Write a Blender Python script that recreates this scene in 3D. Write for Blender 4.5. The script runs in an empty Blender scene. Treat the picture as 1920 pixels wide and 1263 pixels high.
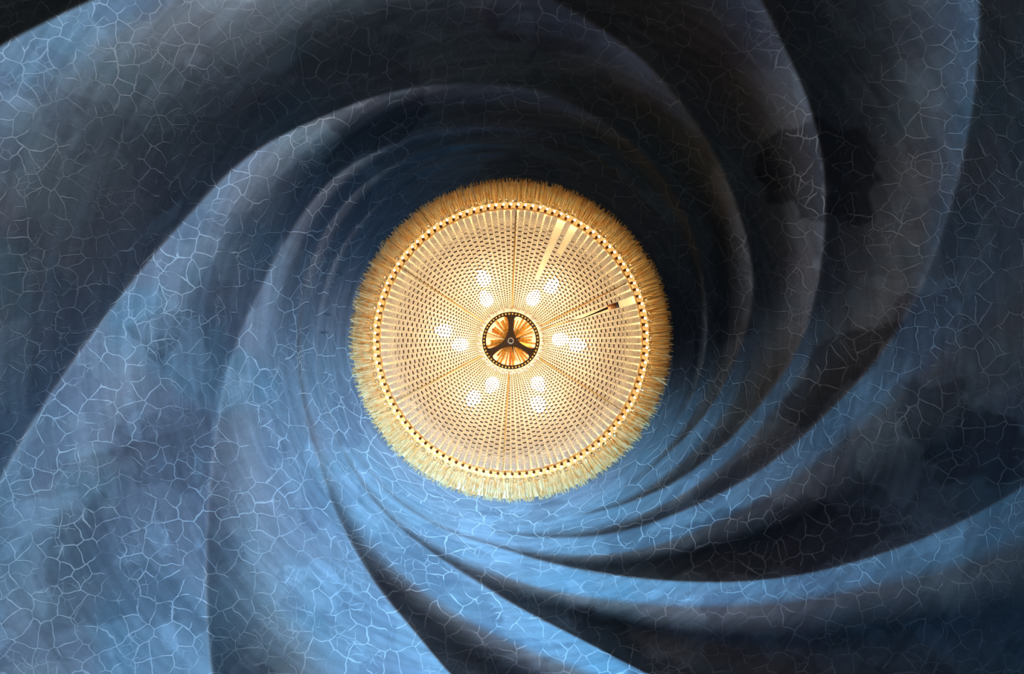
import bpy, bmesh, math, random
import numpy as np
from mathutils import Vector, Matrix

# ------------------------------------------------------------------ camera, light, exposure
sc = bpy.context.scene
COL = sc.collection
PI = math.pi
F = 1525.0                      # focal length in pixels of the 1920 wide frame
CAMZ = 1.5                      # eye height; the camera looks straight up
CX, CY = 960.0, 631.5
LX, LY = 958.0, 638.0           # lamp axis in the frame
ROOM_X, ROOM_Y, ROOM_F = 3.4, 3.2, 4.0        # half width, back wall, window wall

cam_d = bpy.data.cameras.new('camera')
cam_d.sensor_width = 36.0
cam_d.lens = F * 36.0 / 1920.0
cam_d.clip_start = 0.05
cam = bpy.data.objects.new('camera', cam_d)
cam.location = (0, 0, CAMZ)
cam.rotation_euler = (PI, 0, 0)          # frame right = +X, frame down = +Y
COL.objects.link(cam)
sc.camera = cam

vs = sc.view_settings
vs.view_transform = 'Standard'
vs.look = 'None'
vs.exposure = 0.0
vs.gamma = 1.0
vs.use_curve_mapping = False

w = bpy.data.worlds.new('world')
sc.world = w
w.use_nodes = True
bg = w.node_tree.nodes['Background']
bg.inputs['Color'].default_value = (0.10, 0.25, 0.6, 1)
bg.inputs['Strength'].default_value = 0.02

sc.cycles.caustics_refractive = False
sc.cycles.caustics_reflective = False
sc.cycles.sample_clamp_indirect = 3.0
sc.cycles.max_bounces = 10
sc.cycles.transmission_bounces = 10
sc.cycles.diffuse_bounces = 4
sc.cycles.transparent_max_bounces = 16


def daylight(name, loc, target, sx, sy, color, power, spread=180):
    d = bpy.data.lights.new(name, 'AREA')
    d.shape = 'RECTANGLE'
    d.size, d.size_y = sx, sy
    d.color = color
    d.energy = power
    d.spread = math.radians(spread)
    o = bpy.data.objects.new(name, d)
    o.location = loc
    o.rotation_euler = (Vector(target) - Vector(loc)).to_track_quat('-Z', 'Y').to_euler()
    COL.objects.link(o)


# daylight standing in the window openings of the two window walls
# (clear lower sashes give a grey light, the stained upper lights a blue one)
daylight('daylight_front', (-1.6, ROOM_F + 0.12, 1.95), (-0.6, -1.6, 3.5), 2.2, 1.6, (0.68, 0.82, 0.97), 70, 84)
daylight('daylight_front_upper', (-0.85, ROOM_F + 0.12, 3.42), (0.1, 0.3, 4.1), 1.5, 0.45, (0.06, 0.49, 1.0), 66, 95)
daylight('daylight_left', (-ROOM_X - 0.12, 1.3, 2.45), (-1.2, 1.0, 3.6), 1.7, 2.5, (0.04, 0.42, 1.0), 11, 60)
daylight('daylight_front_right', (2.2, ROOM_F + 0.12, 2.45), (1.6, 0, 3.4), 1.3, 2.5, (0.03, 0.36, 1.0), 5)

# ------------------------------------------------------------------ helpers


def tag(o, label=None, cat=None, group=None, kind=None):
    for k, v in (('label', label), ('category', cat), ('group', group), ('kind', kind)):
        if v:
            o[k] = v


def link(name, me, parent=None, mats=()):
    o = bpy.data.objects.new(name, me)
    for m in mats:
        me.materials.append(m)
    COL.objects.link(o)
    if parent:
        o.parent = parent
    return o


def smooth(me):
    me.polygons.foreach_set('use_smooth', [True] * len(me.polygons))


class MB:
    """collects geometry for ONE mesh"""

    def __init__(self):
        self.v, self.f, self.m = [], [], []

    def add(self, vs_, fs, mi=0):
        n = len(self.v)
        self.v += [tuple(p) for p in vs_]
        self.f += [tuple(i + n for i in q) for q in fs]
        self.m += [mi] * len(fs)

    def box(self, c, h, mi=0, M=None):
        pts = [Vector((sx * h[0], sy * h[1], sz * h[2])) for sz in (-1, 1) for sy in (-1, 1) for sx in (-1, 1)]
        pts = [(M @ p if M else p) + Vector(c) for p in pts]
        self.add(pts, [(0, 2, 3, 1), (4, 5, 7, 6), (0, 1, 5, 4), (2, 6, 7, 3), (0, 4, 6, 2), (1, 3, 7, 5)], mi)

    def tube(self, path, rad, n=6, mi=0, caps=True, closed=False):
        path = [Vector(p) for p in path]
        rads = rad if isinstance(rad, (list, tuple)) else [rad] * len(path)
        rings = []
        L = len(path)
        for i, p in enumerate(path):
            a = path[(i - 1) % L] if (closed or i > 0) else p
            b = path[(i + 1) % L] if (closed or i < L - 1) else p
            t = (b - a).normalized()
            up = Vector((0, 0, 1)) if abs(t.z) < 0.95 else Vector((1, 0, 0))
            u = t.cross(up).normalized()
            q = t.cross(u).normalized()
            rings.append([p + (u * math.cos(2 * PI * k / n) + q * math.sin(2 * PI * k / n)) * rads[i] for k in range(n)])
        vs_ = [p for r_ in rings for p in r_]
        fs = []
        for i in range(L if closed else L - 1):
            j = (i + 1) % L
            for k in range(n):
                k2 = (k + 1) % n
                fs.append((i * n + k, i * n + k2, j * n + k2, j * n + k))
        if caps and not closed:
            fs.append(tuple(range(n - 1, -1, -1)))
            fs.append(tuple((L - 1) * n + k for k in range(n)))
        self.add(vs_, fs, mi)

    def lathe(self, prof, n=64, mi=0, c=(0, 0, 0)):
        vs_, fs = [], []
        for (r_, z) in prof:
            for k in range(n):
                a = 2 * PI * k / n
                vs_.append((c[0] + r_ * math.cos(a), c[1] + r_ * math.sin(a), c[2] + z))
        for i in range(len(prof) - 1):
            for k in range(n):
                k2 = (k + 1) % n
                fs.append((i * n + k, i * n + k2, (i + 1) * n + k2, (i + 1) * n + k))
        self.add(vs_, fs, mi)

    def mesh(self, name, sm=False):
        me = bpy.data.meshes.new(name)
        me.from_pydata(self.v, [], self.f)
        me.polygons.foreach_set('material_index', self.m)
        if sm:
            smooth(me)
        me.update()
        return me


def ball(sub):
    bm = bmesh.new()
    bmesh.ops.create_icosphere(bm, subdivisions=sub, radius=1.0)
    v = [tuple(p.co) for p in bm.verts]
    f = [tuple(x.index for x in q.verts) for q in bm.faces]
    bm.free()
    return v, f


BALL1, BALL2, BALL3 = ball(1), ball(2), ball(3)


def put_ball(mb, c, r, B=BALL2, mi=0, sq=(1, 1, 1)):
    mb.add([(c[0] + x * r * sq[0], c[1] + y * r * sq[1], c[2] + z * r * sq[2]) for x, y, z in B[0]], B[1], mi)


# ------------------------------------------------------------------ materials
def mat(name, color, rough=0.5, metal=0.0, **kw):
    m = bpy.data.materials.new(name)
    m.use_nodes = True
    b = m.node_tree.nodes['Principled BSDF']
    b.inputs['Base Color'].default_value = (*color, 1)
    b.inputs['Roughness'].default_value = rough
    b.inputs['Metallic'].default_value = metal
    for k, v in kw.items():
        b.inputs[k.replace('_', ' ')].default_value = v
    return m


def noisy(name, c1, c2, scale, rough=0.5, metal=0.0, **kw):
    m = mat(name, c1, rough, metal, **kw)
    nt = m.node_tree
    b = nt.nodes['Principled BSDF']
    tc = nt.nodes.new('ShaderNodeTexCoord')
    nz = nt.nodes.new('ShaderNodeTexNoise')
    nz.inputs['Scale'].default_value = scale
    nz.inputs['Detail'].default_value = 4
    cr = nt.nodes.new('ShaderNodeValToRGB')
    cr.color_ramp.elements[0].color = (*c1, 1)
    cr.color_ramp.elements[0].position = 0.35
    cr.color_ramp.elements[1].color = (*c2, 1)
    cr.color_ramp.elements[1].position = 0.65
    nt.links.new(tc.outputs['Object'], nz.inputs['Vector'])
    nt.links.new(nz.outputs['Fac'], cr.inputs['Fac'])
    nt.links.new(cr.outputs['Color'], b.inputs['Base Color'])
    return m


M_GOLD = noisy('polished_gold', (0.85, 0.42, 0.08), (0.95, 0.55, 0.14), 60, 0.3, 0.5)
M_DISH = noisy('gilded_reflector', (0.88, 0.65, 0.38), (0.92, 0.71, 0.44), 25, 0.5, 0.0)
M_PLATE = noisy('gilt_plate', (0.86, 0.58, 0.24), (0.94, 0.68, 0.34), 40, 0.5)
M_BRONZE = noisy('dark_bronze', (0.016, 0.006, 0.003), (0.030, 0.011, 0.004), 90, 0.5, 0.0, Specular_IOR_Level=0.12)
M_COPPER = noisy('copper', (0.62, 0.20, 0.05), (0.80, 0.30, 0.08), 120, 0.4, 0.5)
M_PIN_SHADE = noisy('bead_pin_shade', (0.04, 0.02, 0.008), (0.14, 0.065, 0.02), 300, 0.35, 0.3)
M_RIB = noisy('amber_gilt', (0.75, 0.36, 0.05), (0.90, 0.48, 0.09), 80, 0.4)
M_BLACK = mat('black_bakelite', (0.008, 0.007, 0.009), 0.5)
M_PLASTER = noisy('painted_plaster', (0.14, 0.105, 0.075), (0.18, 0.135, 0.10), 3, 0.8)
M_WOOD = noisy('dark_floor_wood', (0.17, 0.09, 0.045), (0.24, 0.13, 0.065), 5, 0.45)
M_FRAME = noisy('window_wood', (0.13, 0.07, 0.035), (0.18, 0.10, 0.05), 14, 0.5)


def glass(name, color, rough=0.0, ior=1.5):
    m = bpy.data.materials.new(name)
    m.use_nodes = True
    nt = m.node_tree
    nt.nodes.clear()
    o = nt.nodes.new('ShaderNodeOutputMaterial')
    g = nt.nodes.new('ShaderNodeBsdfGlass')
    g.inputs['Color'].default_value = (*color, 1)
    g.inputs['Roughness'].default_value = rough
    g.inputs['IOR'].default_value = ior
    nt.links.new(g.outputs[0], o.inputs['Surface'])
    return m


M_GLASS = glass('crystal_glass', (0.99, 0.96, 0.90))


def bead_glass():
    """cut glass that is part clear, part milky"""
    m = glass('bead_glass', (1.0, 0.98, 0.93))
    nt = m.node_tree
    o = [n for n in nt.nodes if n.type == 'OUTPUT_MATERIAL'][0]
    g = [n for n in nt.nodes if n.type == 'BSDF_GLASS'][0]
    t = nt.nodes.new('ShaderNodeBsdfTransparent')
    t.inputs['Color'].default_value = (1.0, 0.985, 0.95, 1)
    l = nt.nodes.new('ShaderNodeBsdfTranslucent')
    l.inputs['Color'].default_value = (1.0, 0.96, 0.88, 1)
    m1, m2 = nt.nodes.new('ShaderNodeMixShader'), nt.nodes.new('ShaderNodeMixShader')
    m1.inputs[0].default_value = 0.45
    m2.inputs[0].default_value = 0.38
    nt.links.new(g.outputs[0], m1.inputs[1])
    nt.links.new(t.outputs[0], m1.inputs[2])
    nt.links.new(m1.outputs[0], m2.inputs[1])
    nt.links.new(l.outputs[0], m2.inputs[2])
    nt.links.new(m2.outputs[0], o.inputs['Surface'])
    return m


M_BEAD = bead_glass()


def emit(name, color, s):
    m = bpy.data.materials.new(name)
    m.use_nodes = True
    nt = m.node_tree
    nt.nodes.clear()
    o = nt.nodes.new('ShaderNodeOutputMaterial')
    g = nt.nodes.new('ShaderNodeEmission')
    g.inputs['Color'].default_value = (*color, 1)
    g.inputs['Strength'].default_value = s
    nt.links.new(g.outputs[0], o.inputs['Surface'])
    return m


M_RIMFILL = emit('rim_fill_emitter', (1.0, 0.80, 0.50), 60.0)
M_BULB = emit('lit_bulb', (1.0, 0.85, 0.62), 17.5)


def glow_mat(name, c1, c2, scale, tr):
    m = bpy.data.materials.new(name)
    m.use_nodes = True
    nt = m.node_tree
    nt.nodes.clear()
    o = nt.nodes.new('ShaderNodeOutputMaterial')
    tc = nt.nodes.new('ShaderNodeTexCoord')
    nz = nt.nodes.new('ShaderNodeTexNoise')
    nz.inputs['Scale'].default_value = scale
    nz.inputs['Detail'].default_value = 3
    cr = nt.nodes.new('ShaderNodeValToRGB')
    cr.color_ramp.elements[0].color = (*c1, 1)
    cr.color_ramp.elements[0].position = 0.35
    cr.color_ramp.elements[1].color = (*c2, 1)
    cr.color_ramp.elements[1].position = 0.62
    d = nt.nodes.new('ShaderNodeBsdfDiffuse')
    t = nt.nodes.new('ShaderNodeBsdfTranslucent')
    mx = nt.nodes.new('ShaderNodeMixShader')
    mx.inputs[0].default_value = tr
    nt.links.new(tc.outputs['Object'], nz.inputs['Vector'])
    nt.links.new(nz.outputs['Fac'], cr.inputs['Fac'])
    nt.links.new(cr.outputs['Color'], d.inputs['Color'])
    nt.links.new(cr.outputs['Color'], t.inputs['Color'])
    nt.links.new(d.outputs[0], mx.inputs[1])
    nt.links.new(t.outputs[0], mx.inputs[2])
    nt.links.new(mx.outputs[0], o.inputs['Surface'])
    return m


M_FRINGE = glow_mat('golden_bead_fringe', (0.95, 0.72, 0.34), (1.0, 0.92, 0.66), 55, 0.65)
M_AMBER = glow_mat('amber_slat', (0.62, 0.34, 0.06), (0.95, 0.66, 0.22), 260, 0.5)
M_PEARL = glow_mat('pearl_glass', (0.85, 0.76, 0.60), (1.0, 0.95, 0.85), 300, 0.55)


def ceiling_mat():
    m = bpy.data.materials.new('crackled_slate_plaster')
    m.use_nodes = True
    nt = m.node_tree
    N, L = nt.nodes, nt.links
    b = N['Principled BSDF']
    b.inputs['Roughness'].default_value = 0.62
    b.inputs['Specular IOR Level'].default_value = 0.25
    tc = N.new('ShaderNodeTexCoord')

    def noise(scale, detail=3, vec=None, rough=0.5):
        n = N.new('ShaderNodeTexNoise')
        n.inputs['Scale'].default_value = scale
        n.inputs['Detail'].default_value = detail
        n.inputs['Roughness'].default_value = rough
        L.new(vec or tc.outputs['Object'], n.inputs['Vector'])
        return n

    def rng(sock, a, b_, c, d, smooth_=True):
        n = N.new('ShaderNodeMapRange')
        n.interpolation_type = 'SMOOTHSTEP' if smooth_ else 'LINEAR'
        for i, v in zip((1, 2, 3, 4), (a, b_, c, d)):
            n.inputs[i].default_value = v
        L.new(sock, n.inputs[0])
        return n.outputs[0]

    def math_(op, a, b_):
        n = N.new('ShaderNodeMath')
        n.operation = op
        for i, v in ((0, a), (1, b_)):
            if isinstance(v, (int, float)):
                n.inputs[i].default_value = v
            else:
                L.new(v, n.inputs[i])
        return n.outputs[0]

    def mix(fac, a, b_, mode='MIX'):
        n = N.new('ShaderNodeMix')
        n.data_type = 'RGBA'
        n.blend_type = mode
        if isinstance(fac, (int, float)):
            n.inputs[0].default_value = fac
        else:
            L.new(fac, n.inputs[0])
        for i, v in ((6, a), (7, b_)):
            if isinstance(v, tuple):
                n.inputs[i].default_value = (*v, 1)
            else:
                L.new(v, n.inputs[i])
        return n.outputs[2]

    # ground: slate blue, violet grey and teal washes
    big = noise(1.6, 4)
    c = mix(rng(big.outputs['Fac'], 0.38, 0.62, 0, 1), (0.195, 0.225, 0.245), (0.205, 0.19, 0.205))
    teal = noise(2.3, 3)
    c = mix(rng(teal.outputs['Fac'], 0.52, 0.68, 0, 0.7), c, (0.14, 0.205, 0.235))
    # washes with harder rims, and fine mottling
    blot = noise(3.4, 2.0)
    c = mix(rng(blot.outputs['Fac'], 0.535, 0.565, 0, 0.3), c, (0.085, 0.085, 0.12))
    blot2 = noise(4.1, 2.0)
    c = mix(rng(blot2.outputs['Fac'], 0.60, 0.64, 0, 0.35), c, (0.33, 0.37, 0.41))
    mott = noise(26, 5, rough=0.7)
    c = mix(0.55, c, mix(mott.outputs['Fac'], (0.25, 0.25, 0.25), (0.78, 0.78, 0.78)), 'OVERLAY')
    grain = noise(330, 2)
    c = mix(0.35, c, mix(grain.outputs['Fac'], (0.2, 0.2, 0.2), (0.8, 0.8, 0.8)), 'OVERLAY')
    # stains with a shape of their own
    at = N.new('ShaderNodeAttribute')
    at.attribute_name = 'stain'
    dark = rng(at.outputs['Fac'], 0.0, -1.0, 0, 1, False)
    lite = rng(at.outputs['Fac'], 0.0, 1.0, 0, 1, False)
    c = mix(math_('MULTIPLY', dark, 0.72), c, (0.035, 0.03, 0.042))
    c = mix(math_('MULTIPLY', lite, 0.6), c, (0.36, 0.40, 0.43))
    # brush streaks that run round the lamp
    st = N.new('ShaderNodeAttribute')
    st.attribute_name = 'streak'
    sn = noise(1.0, 3, st.outputs['Vector'])
    c = mix(0.5, c, mix(rng(sn.outputs['Fac'], 0.3, 0.7, 0, 1), (0.36, 0.36, 0.36), (0.66, 0.66, 0.66)), 'OVERLAY')
    # crackle: pale lines along wavy cell borders, broken here and there
    un = N.new('ShaderNodeAttribute')
    un.attribute_name = 'unrolled'
    warp = noise(9, 2, un.outputs['Vector'])
    wv = N.new('ShaderNodeVectorMath')
    wv.operation = 'MULTIPLY_ADD'
    L.new(warp.outputs['Color'], wv.inputs[0])
    wv.inputs[1].default_value = (0.075, 0.075, 0.075)
    L.new(un.outputs['Vector'], wv.inputs[2])

    def cracks(scale, width):
        v = N.new('ShaderNodeTexVoronoi')
        v.voronoi_dimensions = '2D'
        v.feature = 'DISTANCE_TO_EDGE'
        v.inputs['Scale'].default_value = scale
        L.new(wv.outputs[0], v.inputs['Vector'])
        return rng(v.outputs['Distance'], width * 0.35, width, 1, 0)

    brk = noise(11, 2)
    brk2 = noise(7.3, 2)
    a = math_('MULTIPLY', cracks(14.5, 0.040), rng(brk.outputs['Fac'], 0.40, 0.52, 0.12, 1))
    d = math_('MULTIPLY', cracks(23.0, 0.042), rng(brk2.outputs['Fac'], 0.52, 0.60, 0, 0.7))
    line = math_('MAXIMUM', a, d)
    wear = noise(3.0, 2)
    line = math_('MULTIPLY', line, rng(wear.outputs['Fac'], 0.3, 0.62, 0.45, 1))
    c = mix(math_('MULTIPLY', line, 0.6), c, (0.62, 0.60, 0.60))
    L.new(c, b.inputs['Base Color'])
    bp = N.new('ShaderNodeBump')
    bp.inputs['Strength'].default_value = 0.35
    bp.inputs['Distance'].default_value = 0.004
    hgt = math_('ADD', math_('MULTIPLY', line, 0.7), math_('MULTIPLY', mott.outputs['Fac'], 0.8))
    L.new(hgt, bp.inputs['Height'])
    L.new(bp.outputs[0], b.inputs['Normal'])
    return m


# ------------------------------------------------------------------ the swirled ceiling
# crest lines of the plaster folds, traced as they wind (clockwise) in towards the lamp
CRESTS = [
    [(0, 900), (60, 800), (160, 651), (233, 554), (283, 481), (340, 428), (417, 333), (500, 267), (567, 237),
     (633, 208), (707, 179), (773, 164), (860, 157), (930, 157), (993, 165), (1057, 186), (1107, 213), (1170, 255),
     (1225, 310), (1263, 365), (1300, 440), (1318, 520), (1326, 600), (1318, 690), (1285, 765), (1235, 830)],
    [(397, 1263), (390, 1150), (388, 1042), (393, 925), (403, 842), (420, 721), (457, 608), (487, 548), (520, 478),
     (560, 411), (597, 360), (640, 318), (720, 278), (790, 251), (860, 239), (940, 237), (1007, 248), (1073, 271),
     (1140, 307), (1200, 365), (1250, 440), (1280, 520), (1292, 600), (1290, 680), (1265, 760)],
    [(840, 1259), (800, 1209), (757, 1159), (707, 1102), (673, 1046), (636, 980), (611, 917), (596, 863), (573, 788),
     (562, 730), (556, 670), (556, 610), (567, 540), (590, 470), (625, 405), (680, 345), (750, 300), (830, 275),
     (920, 270)],
    [(1213, 1262), (1173, 1239), (1107, 1205), (1040, 1172), (973, 1139), (907, 1098), (840, 1057), (800, 1030),
     (759, 999), (717, 961), (675, 905), (644, 849), (617, 792), (602, 740), (592, 680), (592, 620), (602, 560),
     (625, 490), (670, 420), (740, 355)],
    [(1917, 912), (1863, 945), (1813, 972), (1747, 1002), (1680, 1025), (1613, 1050), (1547, 1067), (1480, 1080),
     (1413, 1088), (1280, 1088), (1171, 1080), (1087, 1067), (1004, 1048), (936, 1026), (873, 1009), (811, 984),
     (748, 943), (695, 890), (655, 825), (632, 760), (620, 690), (622, 600)],
    [(1835, 0), (1832, 100), (1827, 160), (1820, 227), (1810, 267), (1793, 333), (1773, 420), (1757, 454), (1747, 488),
     (1730, 531), (1710, 574), (1680, 624), (1647, 668), (1613, 711), (1547, 774), (1480, 840), (1397, 899),
     (1347, 926), (1296, 951), (1233, 977), (1171, 996), (1108, 1007), (1046, 1009), (980, 1004), (900, 990),
     (820, 955), (745, 905), (690, 845)],
    [(1427, 0), (1457, 67), (1480, 110), (1507, 167), (1527, 227), (1540, 283), (1547, 350), (1547, 420), (1540, 488),
     (1527, 554), (1510, 621), (1480, 681), (1440, 738), (1405, 784), (1367, 826), (1326, 861), (1290, 890),
     (1233, 921), (1181, 942), (1120, 960), (1050, 970), (970, 972), (880, 960)],
    [(0, 87), (67, 57), (133, 20), (167, 3), (300, -50), (480, -100), (680, -110), (860, -75), (1033, 0), (1107, 40),
     (1173, 87), (1223, 127), (1273, 190), (1313, 240), (1340, 290), (1362, 333), (1385, 400), (1405, 460), (1414, 520),
     (1410, 580), (1390, 645), (1367, 696), (1347, 740), (1326, 773), (1297, 807), (1263, 840), (1232, 868),
     (1192, 902), (1150, 925), (1080, 947)],
]
NT, NR1, NR2 = 1100, 470, 24
R_IN, R_OUT = 305.0, 1330.0


def crest_curve(pts):
    th, lr = [], []
    prev = None
    for x, y in pts:
        t = math.atan2(y - LY, x - LX)
        if prev is not None:
            while t < prev - PI:
                t += 2 * PI
        else:
            if t < 0:
                t += 2 * PI
        prev = t
        th.append(t)
        lr.append(math.log(math.hypot(x - LX, y - LY)))
    th, lr = np.array(th), np.array(lr)
    # even out the tracing
    tt = np.linspace(th[0], th[-1], 60)
    ll = np.interp(tt, th, lr)
    k = np.array([1, 2, 3, 2, 1.0])
    k /= k.sum()
    lp = np.concatenate([2 * ll[0] - ll[2:0:-1], ll, 2 * ll[-1] - ll[-2:-4:-1]])
    return tt, np.convolve(lp, k, 'valid')


CURVES = [crest_curve(p) for p in CRESTS]


def crest_r(curve, t):
    tt, ll = curve
    s0 = (ll[4] - ll[0]) / (tt[4] - tt[0])
    s1 = min((ll[-1] - ll[-6]) / (tt[-1] - tt[-6]), -0.02)
    out = np.interp(t, tt, ll)
    out = np.where(t < tt[0], ll[0] + np.minimum(s0, -0.25) * (t - tt[0]), out)
    # past its inner end a fold sinks into the neck round the lamp
    e = np.exp(ll[-1])
    tail = (e - 290.0) * np.exp(np.clip(s1 * 3.0 * (t - tt[-1]), -50, 0)) + 290.0
    r_ = np.exp(np.minimum(out, 9.0))
    return np.where(t > tt[-1], tail, r_)


thetas = np.linspace(0, 2 * PI, NT, endpoint=False)
rows = []
for cv in CURVES:
    for k in range(-2, 3):
        rows.append(crest_r(cv, thetas + 2 * PI * k))
RC = np.sort(np.array(rows), axis=0)           # crest radii at every bearing, ascending
# keep neighbours at least a few pixels apart
for i in range(1, RC.shape[0]):
    RC[i] = np.where(RC[i - 1] > 303, np.maximum(RC[i], RC[i - 1] + 4.0), RC[i])


def base_depth(r):
    d = np.where(r < 300, 0, r - 300)
    return 2.17 + 0.46 * (1 - np.exp(-d / 150.0)) + 0.06 * np.clip(d / 900.0, 0, 1)


def fold_depth(r, ti):
    """extra height of the plaster above the crests, for radii r (array) at bearing index ti"""
    rc = RC[:, ti]
    i = np.clip(np.searchsorted(rc, r) - 1, 0, len(rc) - 2)
    a, b = rc[i], rc[i + 1]
    wd = np.maximum(b - a, 1.0)
    q = np.clip((r - a) / wd, 0, 1)
    wm = np.minimum(wd, 420.0) * 2.6 / F
    near = np.minimum(q, 1 - q) * wd              # pixels to the nearest crest
    e = np.minimum(6.0, wd * 0.08)
    near = np.sqrt(near * near + e * e) - e
    qq = np.clip(near / wd, 0, 0.5)
    prof = 4 * qq * (1 - qq)
    amp = 0.33 * wm * np.clip((wd - 4) / 14.0, 0, 1)
    amp = amp * np.clip((r - 300) / 25.0, 0.0, 1)
    return amp * prof


rr1 = R_IN + (R_OUT - R_IN) * (np.linspace(0, 1, NR1) ** 1.12)
V = np.zeros((NR1 + NR2 + 3, NT, 3))
PX = np.zeros((NR1 + NR2 + 3, NT, 2))
ct, st_ = np.cos(thetas), np.sin(thetas)
lamp_x, lamp_y = (LX - CX) / F, (LY - CY) / F
for j in range(NT):
    z = base_depth(rr1) + fold_depth(rr1, j)
    px, py = LX + rr1 * ct[j], LY + rr1 * st_[j]
    V[3:3 + NR1, j, 0] = (px - CX) / F * z
    V[3:3 + NR1, j, 1] = (py - CY) / F * z
    V[3:3 + NR1, j, 2] = z
    PX[3:3 + NR1, j, 0], PX[3:3 + NR1, j, 1] = px, py
    # flat boss behind the lamp
    for i, r0 in enumerate((2.0, 150.0, 290.0)):
        px, py = LX + r0 * ct[j], LY + r0 * st_[j]
        V[i, j] = ((px - CX) / F * 2.17, (py - CY) / F * 2.17, 2.17)
        PX[i, j] = (px, py)
    # from the swirl out to the walls
    p0 = V[2 + NR1, j]
    sl = p0[2] - V[2 + NR1 - 3, j][2]
    tx = (ROOM_X - 0.0) / abs(ct[j]) if abs(ct[j]) > 1e-6 else 1e9
    ty = (ROOM_F if st_[j] > 0 else ROOM_Y) / abs(st_[j]) if abs(st_[j]) > 1e-6 else 1e9
    tt = min(tx, ty)
    p1 = np.array([ct[j] * tt, st_[j] * tt, 2.74])
    s = (np.arange(1, NR2 + 1) / NR2)[:, None]
    pp = p0 * (1 - s) + p1 * s
    V[3 + NR1:, j] = pp
    PX[3 + NR1:, j, 0] = pp[:, 0] / pp[:, 2] * F + CX
    PX[3 + NR1:, j, 1] = pp[:, 1] / pp[:, 2] * F + CY
V[:, :, 2] += CAMZ
NRT = V.shape[0]
idx = np.arange(NRT * NT).reshape(NRT, NT)
a_ = idx[:-1, :]
b_ = np.roll(idx, -1, axis=1)[:-1, :]
c_ = np.roll(idx, -1, axis=1)[1:, :]
d_ = idx[1:, :]
quads = np.stack([a_, d_, c_, b_], axis=-1).reshape(-1, 4)
me = bpy.data.meshes.new('ceiling')
me.vertices.add(NRT * NT)
me.vertices.foreach_set('co', V.reshape(-1))
me.loops.add(quads.size)
me.loops.foreach_set('vertex_index', quads.reshape(-1).astype(np.int32))
me.polygons.add(len(quads))
me.polygons.foreach_set('loop_start', np.arange(0, quads.size, 4, dtype=np.int32))
me.polygons.foreach_set('loop_total', np.full(len(quads), 4, dtype=np.int32))
me.polygons.foreach_set('use_smooth', np.ones(len(quads), dtype=bool))
me.update(calc_edges=True)

# stains: outlines of the darker and paler patches of paint
STAINS = [
    (-0.9, 5, [(1415, 300), (1440, 265), (1470, 248), (1500, 235), (1530, 236), (1546, 300), (1547, 415), (1500, 412),
               (1480, 385), (1445, 370), (1430, 330)]),
    (-0.9, 6, [(1530, 228), (1600, 236), (1628, 262), (1652, 300), (1655, 340), (1630, 350), (1628, 410), (1590, 425),
               (1550, 400)]),
    (0.7, 5, [(1605, 842), (1640, 815), (1690, 820), (1735, 845), (1740, 890), (1715, 930), (1690, 950), (1640, 915),
              (1612, 880)]),
    (-0.55, 6, [(222, 610), (260, 600), (290, 590), (330, 580), (350, 600), (330, 660), (290, 672), (270, 645)]),
    (-0.45, 6, [(220, 800), (330, 770), (400, 760), (395, 900), (340, 920), (260, 905), (245, 870)]),
    (0.55, 12, [(380, -20), (650, -40), (560, 60), (540, 140), (440, 150), (400, 90)]),
    (-0.75, 4, [(600, 225), (700, 180), (790, 172), (797, 200), (785, 240), (720, 280), (640, 316), (600, 330),
                (640, 260)]),
    (-0.15, 5, [(560, 60), (650, 20), (850, 45), (856, 80), (765, 120), (766, 155), (640, 200), (560, 230)]),
    (0.5, 5, [(766, 60), (900, 50), (1000, 90), (980, 150), (860, 150), (780, 155), (764, 120)]),
    (-0.75, 7, [(1540, 625), (1600, 622), (1640, 610), (1690, 612), (1650, 668), (1560, 760), (1500, 800), (1440, 790),
                (1480, 730), (1520, 680)]),
    (0.45, 10, [(1740, 1010), (1800, 1000), (1815, 1090), (1790, 1170), (1765, 1150), (1745, 1080)]),
    (0.5, 10, [(1830, 735), (1920, 700), (1930, 780), (1860, 790), (1810, 770)]),
    (-0.7, 7, [(1700, 720), (1800, 715), (1815, 760), (1920, 790), (1925, 900), (1750, 900), (1730, 830), (1690, 800)]),
    (-0.75, 8, [(1330, 960), (1500, 930), (1640, 960), (1700, 990), (1560, 1055), (1430, 1080), (1250, 1075),
                (1200, 1040)]),
    (-0.5, 8, [(100, 980), (190, 930), (200, 1040), (330, 1080), (390, 1180), (250, 1160), (80, 1180), (90, 1070)]),
    (-0.35, 9, [(1060, 170), (1230, 200), (1300, 260), (1350, 420), (1320, 440), (1240, 330), (1150, 260)]),
    (-0.6, 8, [(1340, 430), (1400, 440), (1420, 560), (1390, 640), (1350, 640), (1340, 540)]),
    (-0.7, 8, [(1050, 1130), (1150, 1160), (1240, 1240), (1350, 1270), (1200, 1265), (1100, 1205)]),
    (-0.45, 9, [(680, 1010), (720, 980), (790, 1010), (880, 1090), (960, 1180), (1000, 1263), (860, 1263), (740, 1130)]),
    (-0.5, 8, [(1120, 1000), (1260, 985), (1330, 1010), (1280, 1060), (1150, 1060)]),
]
pxf = PX.reshape(-1, 2)
stain = np.zeros(len(pxf))
wob = 7 * np.sin(pxf[:, 0] * 0.071 + 1.3 * np.sin(pxf[:, 1] * 0.043)) + 5 * np.sin(pxf[:, 1] * 0.113 + pxf[:, 0] * 0.05) \
    + 3 * np.sin(pxf[:, 0] * 0.23) * np.cos(pxf[:, 1] * 0.19)
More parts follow.
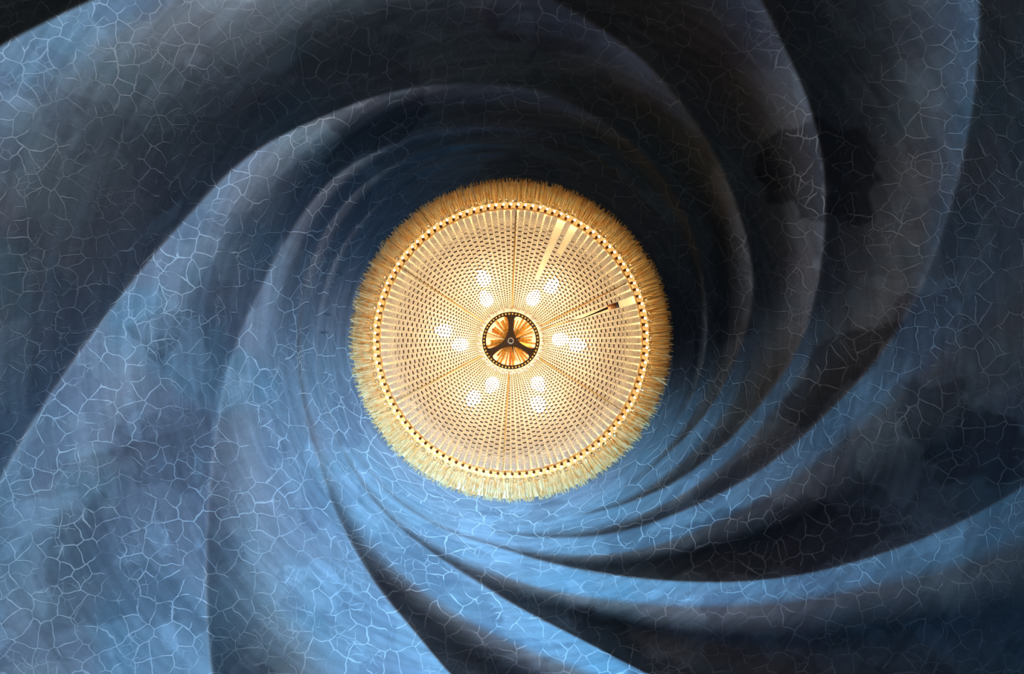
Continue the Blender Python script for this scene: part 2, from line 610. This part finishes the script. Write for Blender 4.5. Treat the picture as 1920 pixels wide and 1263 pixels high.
for val, soft, poly in STAINS:
    P = np.array(poly, float)
    sel = np.where((pxf[:, 0] > P[:, 0].min() - 40) & (pxf[:, 0] < P[:, 0].max() + 40) &
                   (pxf[:, 1] > P[:, 1].min() - 40) & (pxf[:, 1] < P[:, 1].max() + 40))[0]
    q = pxf[sel]
    inside = np.zeros(len(q), bool)
    dist = np.full(len(q), 1e9)
    for i in range(len(P)):
        p, r2 = P[i], P[(i + 1) % len(P)]
        cond = ((p[1] > q[:, 1]) != (r2[1] > q[:, 1]))
        with np.errstate(divide='ignore', invalid='ignore'):
            xi = (r2[0] - p[0]) * (q[:, 1] - p[1]) / (r2[1] - p[1] + 1e-12) + p[0]
        inside ^= cond & (q[:, 0] < xi)
        ab = r2 - p
        u = np.clip(((q - p) @ ab) / (ab @ ab), 0, 1)
        dist = np.minimum(dist, np.hypot(*(q - p - u[:, None] * ab).T))
    sd = np.where(inside, dist, -dist) + wob[sel]
    kf = np.clip(sd / (2.0 * soft) + 0.5, 0, 1)
    kf = kf * kf * (3 - 2 * kf)
    stain[sel] = stain[sel] * (1 - kf) + val * kf
at = me.attributes.new('stain', 'FLOAT', 'POINT')
at.data.foreach_set('value', stain.astype(np.float32))
rad = np.hypot(pxf[:, 0] - LX, pxf[:, 1] - LY)
ang = np.arctan2(pxf[:, 1] - LY, pxf[:, 0] - LX)
zr = np.linspace(300, 3000, 4000)
zb = base_depth(zr)
Rb = zr * zb / F
arc = np.concatenate([[0], np.cumsum(np.hypot(np.diff(Rb), np.diff(zb)))]) + Rb[0]
su = np.where(rad < 300, rad * 2.17 / F, np.interp(rad, zr, arc))
uv = np.stack([su * np.cos(ang), su * np.sin(ang), np.zeros_like(su)], axis=-1)
at = me.attributes.new('unrolled', 'FLOAT_VECTOR', 'POINT')
at.data.foreach_set('vector', uv.reshape(-1).astype(np.float32))
sv = np.stack([np.log(np.maximum(rad, 50)) * 42.0, np.cos(ang) * 2.2, np.sin(ang) * 2.2], axis=-1)
at = me.attributes.new('streak', 'FLOAT_VECTOR', 'POINT')
at.data.foreach_set('vector', sv.reshape(-1).astype(np.float32))
ceil = link('ceiling', me, None, [ceiling_mat()])
tag(ceil, kind='structure')

# ------------------------------------------------------------------ the room below (out of frame)
WT = 0.12
H = CAMZ + 2.74


def wall(name, boxes, material):
    mb = MB()
    for lo, hi in boxes:
        c = [(lo[i] + hi[i]) / 2 for i in range(3)]
        h = [(hi[i] - lo[i]) / 2 for i in range(3)]
        mb.box(c, h)
    o = link(name, mb.mesh(name), None, [material])
    tag(o, kind='structure')
    return o


X, Y, YF = ROOM_X, ROOM_Y, ROOM_F
wall('floor', [((-X - WT, -Y - WT, -0.1), (X + WT, YF + WT, 0))], M_WOOD)
wall('wall_back', [((-X - WT, -Y - WT, 0), (X + WT, -Y, H))], M_PLASTER)
wall('wall_right', [((X, -Y, 0), (X + WT, YF, H))], M_PLASTER)
wall('wall_front', [((-X - WT, YF, 0), (X + WT, YF + WT, 1.2)), ((-X - WT, YF, 3.7), (X + WT, YF + WT, H)),
                    ((-X - WT, YF, 1.2), (-2.9, YF + WT, 3.7)), ((-0.05, YF, 1.2), (1.55, YF + WT, 3.7)),
                    ((2.85, YF, 1.2), (X + WT, YF + WT, 3.7))], M_PLASTER)
wall('wall_left', [((-X - WT, -Y, 0), (-X, YF, 1.2)), ((-X - WT, -Y, 3.7), (-X, YF, H)),
                   ((-X - WT, -Y, 1.2), (-X, 0.4, 3.7)), ((-X - WT, 2.2, 1.2), (-X, YF, 3.7))], M_PLASTER)


def window(name, axis, lo, hi, z0, z1, pos):
    """wooden frame with a mullion and a transom standing in a wall opening"""
    mb = MB()
    t = 0.035

    def bar(u0, u1, v0, v1):
        c = ((u0 + u1) / 2, pos, (v0 + v1) / 2)
        h = ((u1 - u0) / 2, 0.03, (v1 - v0) / 2)
        if axis == 'y':
            c, h = (c[1], c[0], c[2]), (h[1], h[0], h[2])
        mb.box(c, h)
    bar(lo, lo + t, z0, z1)
    bar(hi - t, hi, z0, z1)
    bar(lo + t, hi - t, z0, z0 + t)
    bar(lo + t, hi - t, z1 - t, z1)
    m_ = (lo + hi) / 2
    bar(m_ - t / 2, m_ + t / 2, z0 + t, z1 - t)
    bar(lo + t, m_ - t / 2, z1 - 0.7, z1 - 0.7 + t)
    bar(m_ + t / 2, hi - t, z1 - 0.7, z1 - 0.7 + t)
    o = link(name, mb.mesh(name), None, [M_FRAME])
    tag(o, kind='structure')


window('window_1', 'x', -2.9, -0.05, 1.2, 3.7, YF + 0.05)
window('window_2', 'x', 1.55, 2.85, 1.2, 3.7, YF + 0.05)
window('window_3', 'y', 0.4, 2.2, 1.2, 3.7, -X - 0.05)

# ------------------------------------------------------------------ the chandelier
random.seed(4)
AX = Vector((lamp_x * 2.0, lamp_y * 2.0, CAMZ + 2.17))      # on the ceiling boss
lamp = bpy.data.objects.new('chandelier', None)
lamp.location = AX
COL.objects.link(lamp)
tag(lamp, 'round golden crystal bead chandelier at the centre of the swirling ceiling', 'chandelier')


def P(r, deg, z):
    """r in frame pixels, bearing counter-clockwise as seen in the frame, z = distance above the camera"""
    a = math.radians(deg)
    R = r * z / F
    return Vector((R * math.cos(a), -R * math.sin(a), z - 2.17))


def RZ(r, z):
    return (r * z / F, z - 2.17)


def turn(o, deg):
    o.rotation_euler = (0, 0, -math.radians(deg))


# back plate added to keep lamp light off the ceiling, gilded dish, fringe
mb = MB()
mb.lathe([RZ(0.5, 2.165), RZ(296, 2.165), RZ(297, 2.158), RZ(296, 2.152), RZ(0.5, 2.152)], 128)
link('light_stop_plate', mb.mesh('light_stop_plate', True), lamp, [M_PLATE])
mb = MB()
prof = [(1, 2.144), (60, 2.144), (120, 2.138), (180, 2.122), (236, 2.114), (246, 2.109), (247, 2.113), (236, 2.119),
        (182, 2.127), (120, 2.142), (60, 2.148), (1, 2.148)]
mb.lathe([RZ(*p) for p in prof], 128)
link('reflector_dish', mb.mesh('reflector_dish', True), lamp, [M_DISH])

mb = MB()
for k in range(1150):
    a = 360.0 * k / 1150 + random.uniform(-0.3, 0.3)
    da = random.uniform(-1.8, 1.8)
    r1 = 303 + random.uniform(-4, 3)
    zz = random.uniform(0, 0.014)
    u0 = random.uniform(0, 0.12)
    pts, rd = [], []
    for q in range(9):
        t = q / 8
        rr_ = 258 + (r1 - 258) * t
        pts.append(P(rr_, a + da * t * t, 2.066 + zz * (1 - 0.6 * t) + 0.075 * t ** 1.15))
        rd.append((0.0016 if (q + k) % 2 else 0.0008) * (1.0 if q < 8 else 0.5))
    mb.tube(pts, rd, 4, 0, False)
o = link('bead_fringe', mb.mesh('bead_fringe', True), lamp, [M_FRINGE])
tag(o, kind='stuff', label='fine golden fringe round the rim of the chandelier')

# bulbs
BULBS = [(119, 114, 0), (82, 121, 1), (119, 53, 0), (81, 62, 1), (84, 1, 1), (116, -4, 0), (88, -58, 1), (122, -67, 0),
         (82, 247, 1), (121, 237, 0), (119, 172, 0), (87, 185, 1)]
mb = MB()
k_ = 1.3
pr = [(0.0006, 0.0), (0.008, 0.002), (0.0125, 0.008), (0.0135, 0.016), (0.0115, 0.026), (0.0085, 0.034), (0.0075, 0.044)]
mb.lathe([(a * k_, b * k_) for a, b in pr], 14)
bulb_me = mb.mesh('bulb', True)
bulb_me.materials.append(M_BULB)
mb = MB()
mb.lathe([(0.0100, 0.054), (0.0100, 0.072), (0.007, 0.076)], 12)
cap_me = mb.mesh('bulb_socket', True)
cap_me.materials.append(M_GOLD)
for r, dg, inner in BULBS:
    p = P(r, dg, 2.030)
    o = link('bulb', bulb_me, lamp)
    o.location = p
    # leaning outwards
    lean = 0.55
    ax = Vector((math.sin(math.radians(dg)), math.cos(math.radians(dg)), 0))
    o.rotation_euler = Matrix.Rotation(lean, 3, ax).to_euler()
    s = link('bulb_socket', cap_me, o)


NRIM = 116
mb = MB()
put_ball(mb, (0, 0, 0), 0.0036, BALL2)
rb = mb.mesh('rim_fill_light', True)
rb.materials.append(M_RIMFILL)
for k in range(NRIM):  # ring of small lights, added to brighten the fringe and rim glass
    o = link('rim_fill_light', rb, lamp)
    o.location = P(255, 360.0 * k / NRIM, 2.092)

#  bead net: strands from the hub to the rim hoop
def net_z(r):
    xs = [56, 62, 72, 95, 130, 175, 205, 222, 232, 238, 242, 244]
    zs = [1.968, 1.958, 1.953, 1.952, 1.957, 1.970, 1.984, 2.000, 2.016, 2.032, 2.048, 2.060]
    return float(np.interp(r, xs, zs))


def bead_row(r=62.0):
    """bead centres (r, z, radius in px) from hub to hoop at even spacing along the hanging curve"""
    out = []
    while r < 243.2:
        size = min(max(0.0243 * r, 1.5), 4.5)
        if r > 218:
            size = 4.3
        out.append((r, net_z(r), size))
        step = size * 2.08
        # advance along the curve in world units
        lim = step * 2.0 / F
        rn = r
        while rn < 244:
            rn += 0.15
            dR = (rn - r) * 2.0 / F
            dz = net_z(rn) - net_z(r)
            if math.hypot(dR, dz) >= lim:
                break
        r = rn
    return out


ROWS = (bead_row(62.0), bead_row(63.6))
NSTR = 118


def strand_mesh(ROW, r0=0, r1=999):
    mb = MB()
    pts = []
    for r, z, s in ROW:
        p = P(r, 0, z)
        pts.append(p)
        if r0 <= r <= r1:
            put_ball(mb, p, s * z / F, BALL1 if s < 2.2 else BALL2, 0, (1, 1.1 if r < 195 else 1.3, 1))
            # brass pin, widened and darkened into the shade crescent on the bead's hub side
            if r < 221:
                put_ball(mb, P(r - s * 0.85, 0, z - 0.55 * s * z / F), s * (0.85 if r < 120 else 0.82) * z / F, BALL1, 2, (0.55, 1.25, 0.7))
    pts = [P(57, 0, 1.966)] + [q for q, (r, z, s) in zip(pts, ROW) if r0 <= r <= r1] + ([P(245, 0, 2.062)] if r1 > 240 else [])
    mb.tube(pts, 0.00035, 3, 1, False)
    m_ = mb.mesh('bead_strand', True)
    m_.materials.append(M_BEAD)
    m_.materials.append(M_GOLD)
    m_.materials.append(M_PIN_SHADE)
    return m_


SM = [strand_mesh(q) for q in ROWS]
SM_IN = strand_mesh(ROWS[0], 0, 128)
SM_MID = strand_mesh(ROWS[0], 0, 190)
gaps = {round(66.5 / 360 * NSTR): SM_IN, round(61.0 / 360 * NSTR): SM_MID, round(18.6 / 360 * NSTR): SM_IN}
for k in range(NSTR):
    o = link('bead_strand', gaps.get(k, SM[k % 2]), lamp)
    turn(o, 360.0 * k / NSTR + random.uniform(-0.15, 0.15))

# six thin ribs under the net
mb = MB()
mb.tube([P(r, 0, net_z(r) - 0.0045) for r in (58, 66, 80, 110, 150, 185, 210, 226, 236, 243)], 0.0015, 6)
rib_me = mb.mesh('rib', True)
rib_me.materials.append(M_RIB)
for k in range(6):
    o = link('rib', rib_me, lamp)
    turn(o, 27 + 60 * k + (0.8 if k % 2 else -0.6))

# rim hoop with a scalloped wire
mb = MB()
N_ = 354
mb.tube([P(246.5 + 0.8 * math.sin(2 * PI * k / 3.0), 360.0 * k / N_, 2.056) for k in range(N_)], 0.0014, 6, 0, True, True)
mb.tube([P(245.0, 360.0 * k / 160, 2.062) for k in range(160)], 0.0012, 6, 0, True, True)
link('rim_hoop', mb.mesh('rim_hoop', True), lamp, [M_GOLD])

# prisms and faceted crystals round the rim
mb = MB()
h1, h2 = 0.0044, 0.0044
mb.box((0, 0, 0), (h1, h2, 0.0046))
pm = mb.mesh('prism')
pm.materials.append(M_GLASS)
mb = MB()
mb.box((0, 0, 0), (0.0036, 0.0034, 0.006))
am = mb.mesh('amber_block')
am.materials.append(M_COPPER)
mb = MB()
v8, f8 = [], []
for z, r_ in ((-0.0052, 0.0028), (-0.0026, 0.0056), (0.0026, 0.0056), (0.0052, 0.0028)):
    for k in range(8):
        a = 2 * PI * (k + 0.5) / 8
        v8.append((r_ * math.cos(a), r_ * math.sin(a), z))
for i in range(3):
    for k in range(8):
        f8.append((i * 8 + k, i * 8 + (k + 1) % 8, i * 8 + 8 + (k + 1) % 8, i * 8 + 8 + k))
f8.append(tuple(range(7, -1, -1)))
f8.append(tuple(24 + k for k in range(8)))
mb.add(v8, f8)
cm = mb.mesh('crystal')
cm.materials.append(M_GLASS)
for k in range(NRIM):
    dg = 360.0 * k / NRIM
    o = link('prism', pm, lamp)
    o.location = P(255, dg, 2.062)
    o.rotation_euler = (0, 0.12, -math.radians(dg + random.uniform(-6, 6)))
    o = link('prism_clip', am, lamp)
    o.location = P(249.8, dg + 0.6, 2.064)
    o.rotation_euler = (0, 0, -math.radians(dg + random.uniform(-6, 6)))
    o = link('crystal', cm, lamp)
    o.location = P(262.5, dg + 1.5, 2.052)
    o.rotation_euler = (random.uniform(-0.3, 0.3), random.uniform(-0.3, 0.3), random.uniform(0, 1))

# hub: bronze ring with three spokes, studs, pearl beads, boss
HZ = 1.945


def plate(name, outer, zc, th, material, holes=None):
    """flat plate from 2D loops (outer + holes) by triangle fill, with thickness"""
    bm = bmesh.new()
    edges = []
    for loop in [outer] + (holes or []):
        vv = [bm.verts.new((x, y, 0)) for x, y in loop]
        for i in range(len(vv)):
            edges.append(bm.edges.new((vv[i], vv[(i + 1) % len(vv)])))
    bmesh.ops.triangle_fill(bm, use_beauty=True, use_dissolve=False, edges=edges)
    g = bmesh.ops.extrude_face_region(bm, geom=bm.faces[:])
    for e in g['geom']:
        if isinstance(e, bmesh.types.BMVert):
            e.co.z += th
    bmesh.ops.recalc_face_normals(bm, faces=bm.faces)
    m_ = bpy.data.meshes.new(name)
    bm.to_mesh(m_)
    bm.free()
    o = link(name, m_, lamp, [material])
    o.location = (0, 0, zc - 2.17)
    return o


u = HZ / F


def hole_loop(mid):
    """opening between two spokes: outer arc and two concave sides, corners rounded; mid = bearing of its middle"""
    pts = []
    Ro = 47.0 * u
    span = 51.0
    for k in range(25):
        a = math.radians(mid - span + 2 * span * k / 24)
        pts.append(Vector((Ro * math.cos(a), -Ro * math.sin(a))))
    m_ = math.radians(mid)
    apex = Vector((11.0 * u * math.cos(m_), -11.0 * u * math.sin(m_)))
    p0, p1 = pts[-1], pts[0]
    cpt = apex * 2 - (p0 + p1) / 2
    for k in range(1, 20):
        t = k / 20
        pts.append(p0 * (1 - t) ** 2 + cpt * 2 * t * (1 - t) + p1 * t * t)
    # round the corners
    for _ in range(3):
        q = []
        for i in range(len(pts)):
            q.append((pts[i - 1] + pts[i] * 2 + pts[(i + 1) % len(pts)]) / 4)
        pts = q
    return [(p.x, p.y) for p in pts]


ringo = [(54.0 * u * math.cos(2 * PI * k / 96), 54.0 * u * math.sin(2 * PI * k / 96)) for k in range(96)]
plate('hub_spider', ringo, HZ, 0.005, M_BRONZE, [hole_loop(30), hole_loop(150), hole_loop(270)])
mb = MB()
put_ball(mb, (0, 0, 0), 1.9 * u, BALL2, 0, (1, 1, 0.7))
sm_ = mb.mesh('gold_stud', True)
sm_.materials.append(M_GOLD)
mb = MB()
put_ball(mb, (0, 0, 0), 3.4 * u, BALL3, 0)
pb = mb.mesh('hub_bead', True)
pb.materials.append(M_PEARL)
for k in range(50):
    o = link('gold_stud', sm_, lamp)
    o.location = P(50.6, 7.2 * k, HZ - 0.0006)
    o = link('hub_bead', pb, lamp)
    o.location = P(59.3 + (1.2 if k % 2 else -0.8), 7.2 * k + 3.6, HZ + 0.004)
mb = MB()
mb.lathe([(3.2 * u, 0.001), (3.4 * u, -0.004), (5.2 * u, -0.005), (6.4 * u, -0.003), (6.6 * u, 0.001)], 28)
link('hub_boss', mb.mesh('hub_boss', True), lamp, [mat('grey_metal', (0.22, 0.19, 0.15), 0.4, 0.2)]).location = (0, 0, HZ - 2.17)
mb = MB()
mb.lathe([(0.0003, -0.0025), (3.4 * u, -0.0025), (3.4 * u, 0.002)], 20)
link('boss_bore', mb.mesh('boss_bore', True), lamp, [M_BLACK]).location = (0, 0, HZ - 2.17)
# radiating slats seen through the spider
mb = MB()
mb.lathe([(0.006, 0.0), (0.006, 0.16)], 16)
link('stem', mb.mesh('stem', True), lamp, [M_GOLD]).location = (0, 0, 2.0 - 2.17)
for k in range(46):
    dg = k * 360 / 46 + random.uniform(-3, 3)
    r1 = random.uniform(38, 52)
    mb = MB()
    wv_ = random.uniform(0.0012, 0.0036)
    p0, p1 = P(9, 0, 1.990), P(r1, 0, 2.004 - random.uniform(0, 0.012))
    c = (p0 + p1) / 2
    d = p1 - p0
    M_ = d.to_track_quat('X', 'Z').to_matrix() @ Matrix.Rotation(random.uniform(-0.5, 0.5), 3, 'X')
    mb.box(c, (d.length / 2, wv_, 0.0008), 0, M_)
    m_ = mb.mesh('gilt_slat')
    m_.materials.append((M_AMBER, M_AMBER, M_GLASS, M_AMBER, M_COPPER if k % 15 == 4 else M_GOLD)[k % 5])
    o = link('gilt_slat', m_, lamp)
    turn(o, dg)

# loose copper lamp holder hanging below the net
mb = MB()
a0, a1 = P(192, 18.6, 1.972), P(213, 18.4, 1.968)
dr = (a1 - a0).normalized()
mb.tube([a0, a0 + dr * 0.001, a1 - dr * 0.005], [0.0062, 0.0070, 0.0072], 20, 0)
o = link('lamp_holder', mb.mesh('lamp_holder', True), lamp, [M_COPPER])
tag(o, label='loose copper lamp holder with a black mouth')
mb = MB()
mb.tube([a1 - dr * 0.005, a1, a1 - dr * 0.001, a1 - dr * 0.004], [0.0074, 0.0074, 0.0058, 0.0056], 20, 0)
link('holder_mouth', mb.mesh('holder_mouth', True), o, [M_BLACK])
mb = MB()
mb.tube([P(62, 20, 1.95), P(110, 18.6, 1.945), P(140, 17.2, 1.950)], 0.0012, 6)
link('holder_arm', mb.mesh('holder_arm', True), lamp, [M_GOLD])
mb = MB()
mb.tube([P(140, 17.2, 1.950), P(165, 18.0, 1.960), P(178, 18.3, 1.968), a0], [0.001, 0.0017, 0.0024, 0.003], 8)
link('holder_stalk', mb.mesh('holder_stalk', True), lamp, [M_BRONZE])

# added point light below the hub, standing in for glow through the glass net
d = bpy.data.lights.new('net_glow_fill', 'POINT')
d.color = (1.0, 0.66, 0.34)
d.energy = 5.0
d.shadow_soft_size = 0.10
o = bpy.data.objects.new('net_glow_fill', d)
o.location = (0, 0, 1.66 - 2.17)
o.parent = lamp
COL.objects.link(o)
